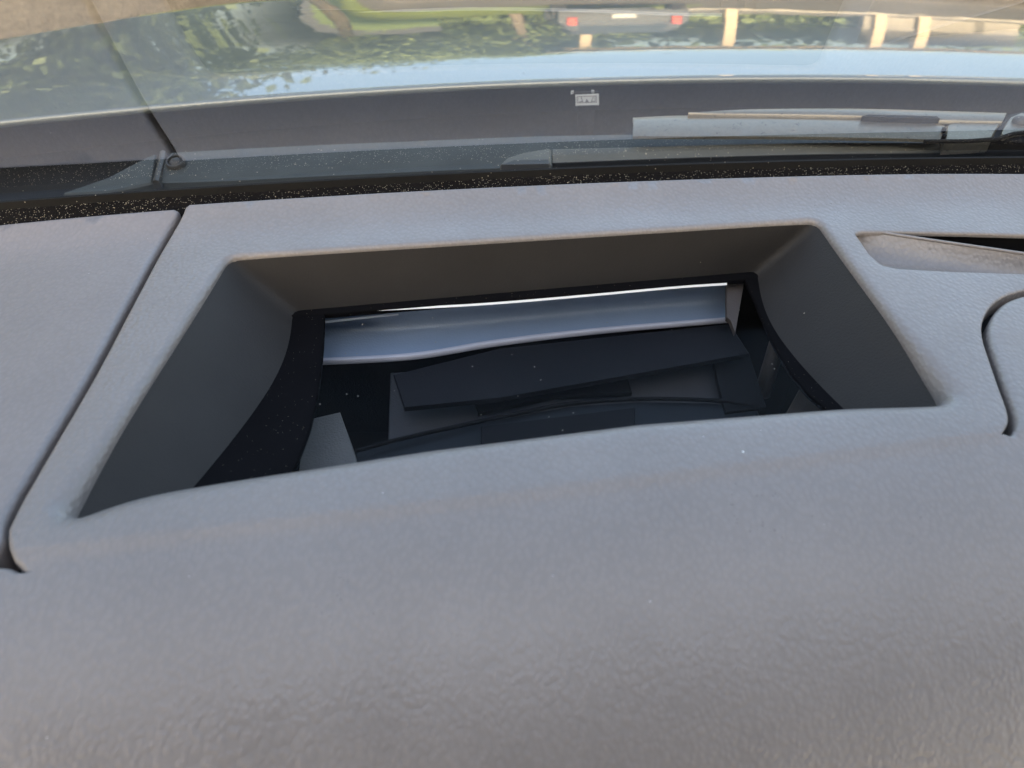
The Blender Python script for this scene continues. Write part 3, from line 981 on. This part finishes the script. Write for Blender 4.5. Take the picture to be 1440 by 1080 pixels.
inplate('reflected_end', slab_px, -0.037, M['end_brown'], 0.003, 0.3, refl, 0.0002)  # brown piece added for the reflected side wall
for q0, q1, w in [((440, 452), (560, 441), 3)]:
    inplate('reflected_streak', [q0, q1, (q1[0], q1[1] + 1), (q0[0], q0[1] + w)], -0.0330, M['glint2'], 0.0006, 0.1, refl, 0)
inplate('reflected_wall', [(553, 527), (700, 490), (1027, 455), (1054, 497), (860, 532), (700, 560), (568, 573)], -0.0535, M['inner'], 0.003, 0.15)  # dark plate added in place of the reflected back wall
inplate('reflected_grey', [(549, 524), (1004, 500), (1024, 575), (545, 640)], -0.072, M['inner_grey'], 0.003, 0.2)  # grey, pale and black plates added to imitate a broken-up reflection
inplate('reflected_pale', [(430, 590), (478, 579), (500, 640), (512, 690), (415, 700)], -0.060, M['inner_warm'], 0.004, 0.1)
inplate('reflected_dark', [(664, 560), (882, 528), (889, 551), (780, 556), (672, 580)], -0.066, M['black'], 0.003, 0.1)
inplate('reflected_dark', [(676, 600), (893, 573), (893, 592), (893, 606), (676, 632)], -0.060, M['black'], 0.003, 0.1)
inplate('side_rib', [(1002, 505), (1054, 497), (1078, 572), (1020, 580)], -0.062, M['black'], 0.003, 0.1)
inplate('end_shield', [(1100, 590), (1128, 540), (1200, 640), (1090, 650)], -0.052, M['end_brown'], 0.003, 0.1)
inplate('lower_tray', [(500, 637), (560, 621), (640, 602), (720, 586), (800, 571), (900, 565), (1000, 567), (1065, 574), (1090, 660), (500, 720)], -0.066, M['tray'], 0.003, 0.05)
ridge = smooth_curve([onz(*p, -0.0630) for p in [(500, 634), (560, 618), (640, 600), (720, 583), (800, 568), (900, 561), (1000, 563), (1062, 570)]], 40)
hs(sweep('curved_rib', ridge, [(0.0009 * math.cos(a), 0.0012 * math.sin(a)) for a in np.linspace(0, 2 * math.pi, 10, endpoint=False)], M['black'], hud))
hs(lathe('post', onz(1092, 488, -0.050), [(0.004, -0.03), (0.004, 0.003), (0.0034, 0.0042), (0.0001, 0.0046)], M['end_brown'], hud, 20))

# =================================================================== PLACE AROUND (seen mirrored in the bonnet)
def poly_sheet(name, pts, z, material, kind='structure'):
    c = smooth_curve(pts, 60)
    return sheet(name, [(p[0], p[1]) for p in c], GZ + z, material, kind)
sheet('grass', [(-60, 11.5), (-7, 9.6), (-4.6, 9.4), (-3.6, 10.0), (-3.2, 11.2), (-1.0, 12.4), (3.0, 12.8), (3.0, 60), (-60, 60)], GZ + 0.02, M['grass'])['kind'] = 'stuff'
sheet('track', [(-60, 9.4), (-4, 7.4), (4, 6.4), (40, 6.5), (40, 7.6), (4, 7.4), (-4, 8.6), (-60, 10.6)], GZ + 0.008, M['road'])

def tree(name, label, loc, h, rad, leafm, n=8000, trunk_h=0.35, leaf=0.10):
    o = empty(name, label, 'tree', 'trees mirrored in the bonnet', loc=(*loc, GZ))
    path = [(0, 0, 0), (rng.normal(0, .1), rng.normal(0, .1), h * trunk_h), (rng.normal(0, .2), rng.normal(0, .2), h * 0.85)]
    pth = smooth_curve(path, 10)
    rr = np.linspace(0.035 * h, 0.01 * h, len(pth))
    sweep('trunk', pth, [(math.cos(a), math.sin(a)) for a in np.linspace(0, 2 * math.pi, 8, endpoint=False)], M['bark'], o, up=(0, 1, 0.1), scale=rr)
    for k in range(6):
        a = rng.uniform(0, 6.28); z0 = h * rng.uniform(0.35, 0.7)
        lp = smooth_curve([(0, 0, z0), (math.cos(a) * rad * .45, math.sin(a) * rad * .45, z0 + h * .1), (math.cos(a) * rad * .8, math.sin(a) * rad * .8, z0 + h * .18)], 8)
        sweep('limb', lp, [(math.cos(b_), math.sin(b_)) for b_ in np.linspace(0, 2 * math.pi, 6, endpoint=False)], M['bark'], o, up=(0.1, 0.2, 1), scale=np.linspace(0.014 * h, 0.004 * h, len(lp)))
    V, F = [], []
    clumps = [(rng.normal(0, 1, 3) * [rad * .42, rad * .42, h * .17] + [0, 0, h * (trunk_h + (1 - trunk_h) * .5)]) for _ in range(26)]
    for k in range(n):
        c = clumps[rng.integers(len(clumps))] + rng.normal(0, 1, 3) * rad * 0.16
        u = rng.normal(0, 1, 3); u /= np.linalg.norm(u)
        w = np.cross(u, rng.normal(0, 1, 3)); w /= np.linalg.norm(w)
        s = leaf * rng.uniform(.6, 1.4)
        i = len(V)
        V += [c - u * s, c + w * s * .5, c + u * s, c - w * s * .5]
        F.append((i, i + 1, i + 2, i + 3))
    obj('crown', V, F, leafm, o, False)
    return o
specs = [((-5.2, 10.2), 6.0, 2.1, 'leaf_a', 'dark tree at the lawn corner in the bonnet mirror image'),
         ((-8.2, 11.0), 7.5, 2.5, 'leaf_a', 'large dark tree behind the lawn corner in the bonnet mirror image'),
         ((-6.5, 6.8), 6.5, 2.0, 'leaf_a', 'nearest dark tree beside the track in the bonnet mirror image'),
         ((-9.5, 6.0), 7.5, 2.4, 'leaf_a', 'dark tree next to the nearest one in the bonnet mirror image'),
         ((-13, 9), 7.5, 2.8, 'leaf_a', 'tall dark tree at far left of the bonnet mirror image'),
         ((-10, 14), 8.5, 3.0, 'leaf_a', 'broad dark tree behind the leftmost one in the mirror image'),
         ((-7.0, 15), 5.5, 2.6, 'leaf_b', 'bushy tree by the bright grass patch in the mirror image'),
         ((-3.5, 17), 5.0, 2.6, 'leaf_b', 'light green tree above the grass in the mirror image'),
         ((0.0, 19), 5.0, 2.7, 'leaf_b', 'green tree left of the porch posts in the mirror image'),
         ((-16, 4), 8.0, 3.0, 'leaf_a', 'dark tree at the outer left edge of the bonnet mirror image')]
for loc, h, rad, lm, lab in specs: tree('broadleaf_tree', lab, loc, h, rad, M[lm])

# timber porch with posts ahead to the right
porch = empty('porch', 'timber porch with pale posts mirrored in the right of the bonnet', 'porch', loc=(6.2, 18.2, GZ))
box('slab_floor', (-5.5, -2.2, 0), (7, 3, 0.12), M['render'], porch)
for x in (-4.9, -2.0, 1.0, 1.9, 5.6):
    box('post', (x, -1.9, 0.12), (x + 0.24, -1.66, 2.9), M['timber'], porch, 0.02)
box('beam', (-5.2, -2.0, 2.9), (6.4, -1.5, 3.15), M['timber'], porch, 0.02)
box('back_wall', (2.6, 2.4, 0.12), (6.6, 2.7, 2.9), M['render'], porch)
obj('roof', [(-5.6, -2.6, 3.15), (7, -2.6, 3.15), (7, 3.2, 3.9), (-5.6, 3.2, 3.9), (-5.6, -2.6, 3.27), (7, -2.6, 3.27), (7, 3.2, 4.02), (-5.6, 3.2, 4.02)], [(0, 3, 2, 1), (4, 5, 6, 7), (0, 1, 5, 4), (1, 2, 6, 5), (2, 3, 7, 6), (3, 0, 4, 7)], M['roof'], porch, False)
# hedge behind it
def hedge():
    V, F = [], []
    for k in range(9000):
        c = np.array([rng.uniform(-2, 22), 23 + rng.normal(0, .6), GZ + abs(rng.normal(0, 1)) * 1.5])
        u = rng.normal(0, 1, 3); u /= np.linalg.norm(u)
        w = np.cross(u, rng.normal(0, 1, 3)); w /= np.linalg.norm(w)
        s = 0.28 * rng.uniform(.6, 1.4); i = len(V)
        V += [c - u * s, c + w * s * .5, c + u * s, c - w * s * .5]; F.append((i, i + 1, i + 2, i + 3))
    o = obj('hedge', V, F, M['leaf_b'], None, False)
    tag(o, 'long green hedge behind the porch posts in the bonnet mirror image', 'hedge')
hedge()
# dark car parked ahead, seen from behind
pc = empty('parked_car', 'dark parked car with red tail lamps mirrored in the bonnet', 'car', loc=(1.5, 11.3, GZ))
def car():
    prof = [(0, 0.35), (-0.05, 0.6), (0.02, 0.95), (0.35, 1.42), (0.8, 1.55), (2.2, 1.5), (3.0, 1.0), (4.1, 0.88), (4.3, 0.6), (4.25, 0.35)]
    rows = []
    for x, k in ((-0.9, 0.93), (-0.86, 1.0), (0, 1.015), (0.86, 1.0), (0.9, 0.93)):
        rows.append([(x * (1.0 if z < 1.0 else 0.80), y, 0.3 + (z - 0.3) * k) for y, z in prof] )
    V = np.array(rows); n = len(prof)
    o = grid('body', V, M['car_dark'], pc, 40)
    for s in (0, 4): 
        me = [tuple(p) for p in V[s]]
        obj('side_panel', me, [tuple(range(n))], M['car_dark'], pc, False)
    slab('rear_window', [(-0.62, 0.07, 1.0), (0.62, 0.07, 1.0), (0.55, 0.32, 1.40), (-0.55, 0.32, 1.40)], 0.02, M['car_glass'], pc, 0, 40, (0, -1, 0.5))
    for s in (-1, 1):
        box('tail_lamp', (s * 0.72 - 0.07, -0.09, 0.72), (s * 0.72 + 0.07, 0.0, 1.02), M['red'], pc, 0.01)
        for y in (0.75, 3.4):
            w = lathe('wheel', (s * 0.86, y, 0.33), [(0.20, -0.11), (0.33, -0.11), (0.33, 0.11), (0.20, 0.11)], M['tyre'], pc, 24, (1, 0, 0))
            lathe('wheel_rim', (s * 0.86, y, 0.33), [(0.0, -0.08), (0.21, -0.09), (0.21, 0.09), (0.0, 0.08)], M['rim'], w, 24, (1, 0, 0))
    box('number_plate', (-0.16, -0.075, 0.62), (0.16, -0.06, 0.78), M['white'], pc)
car()
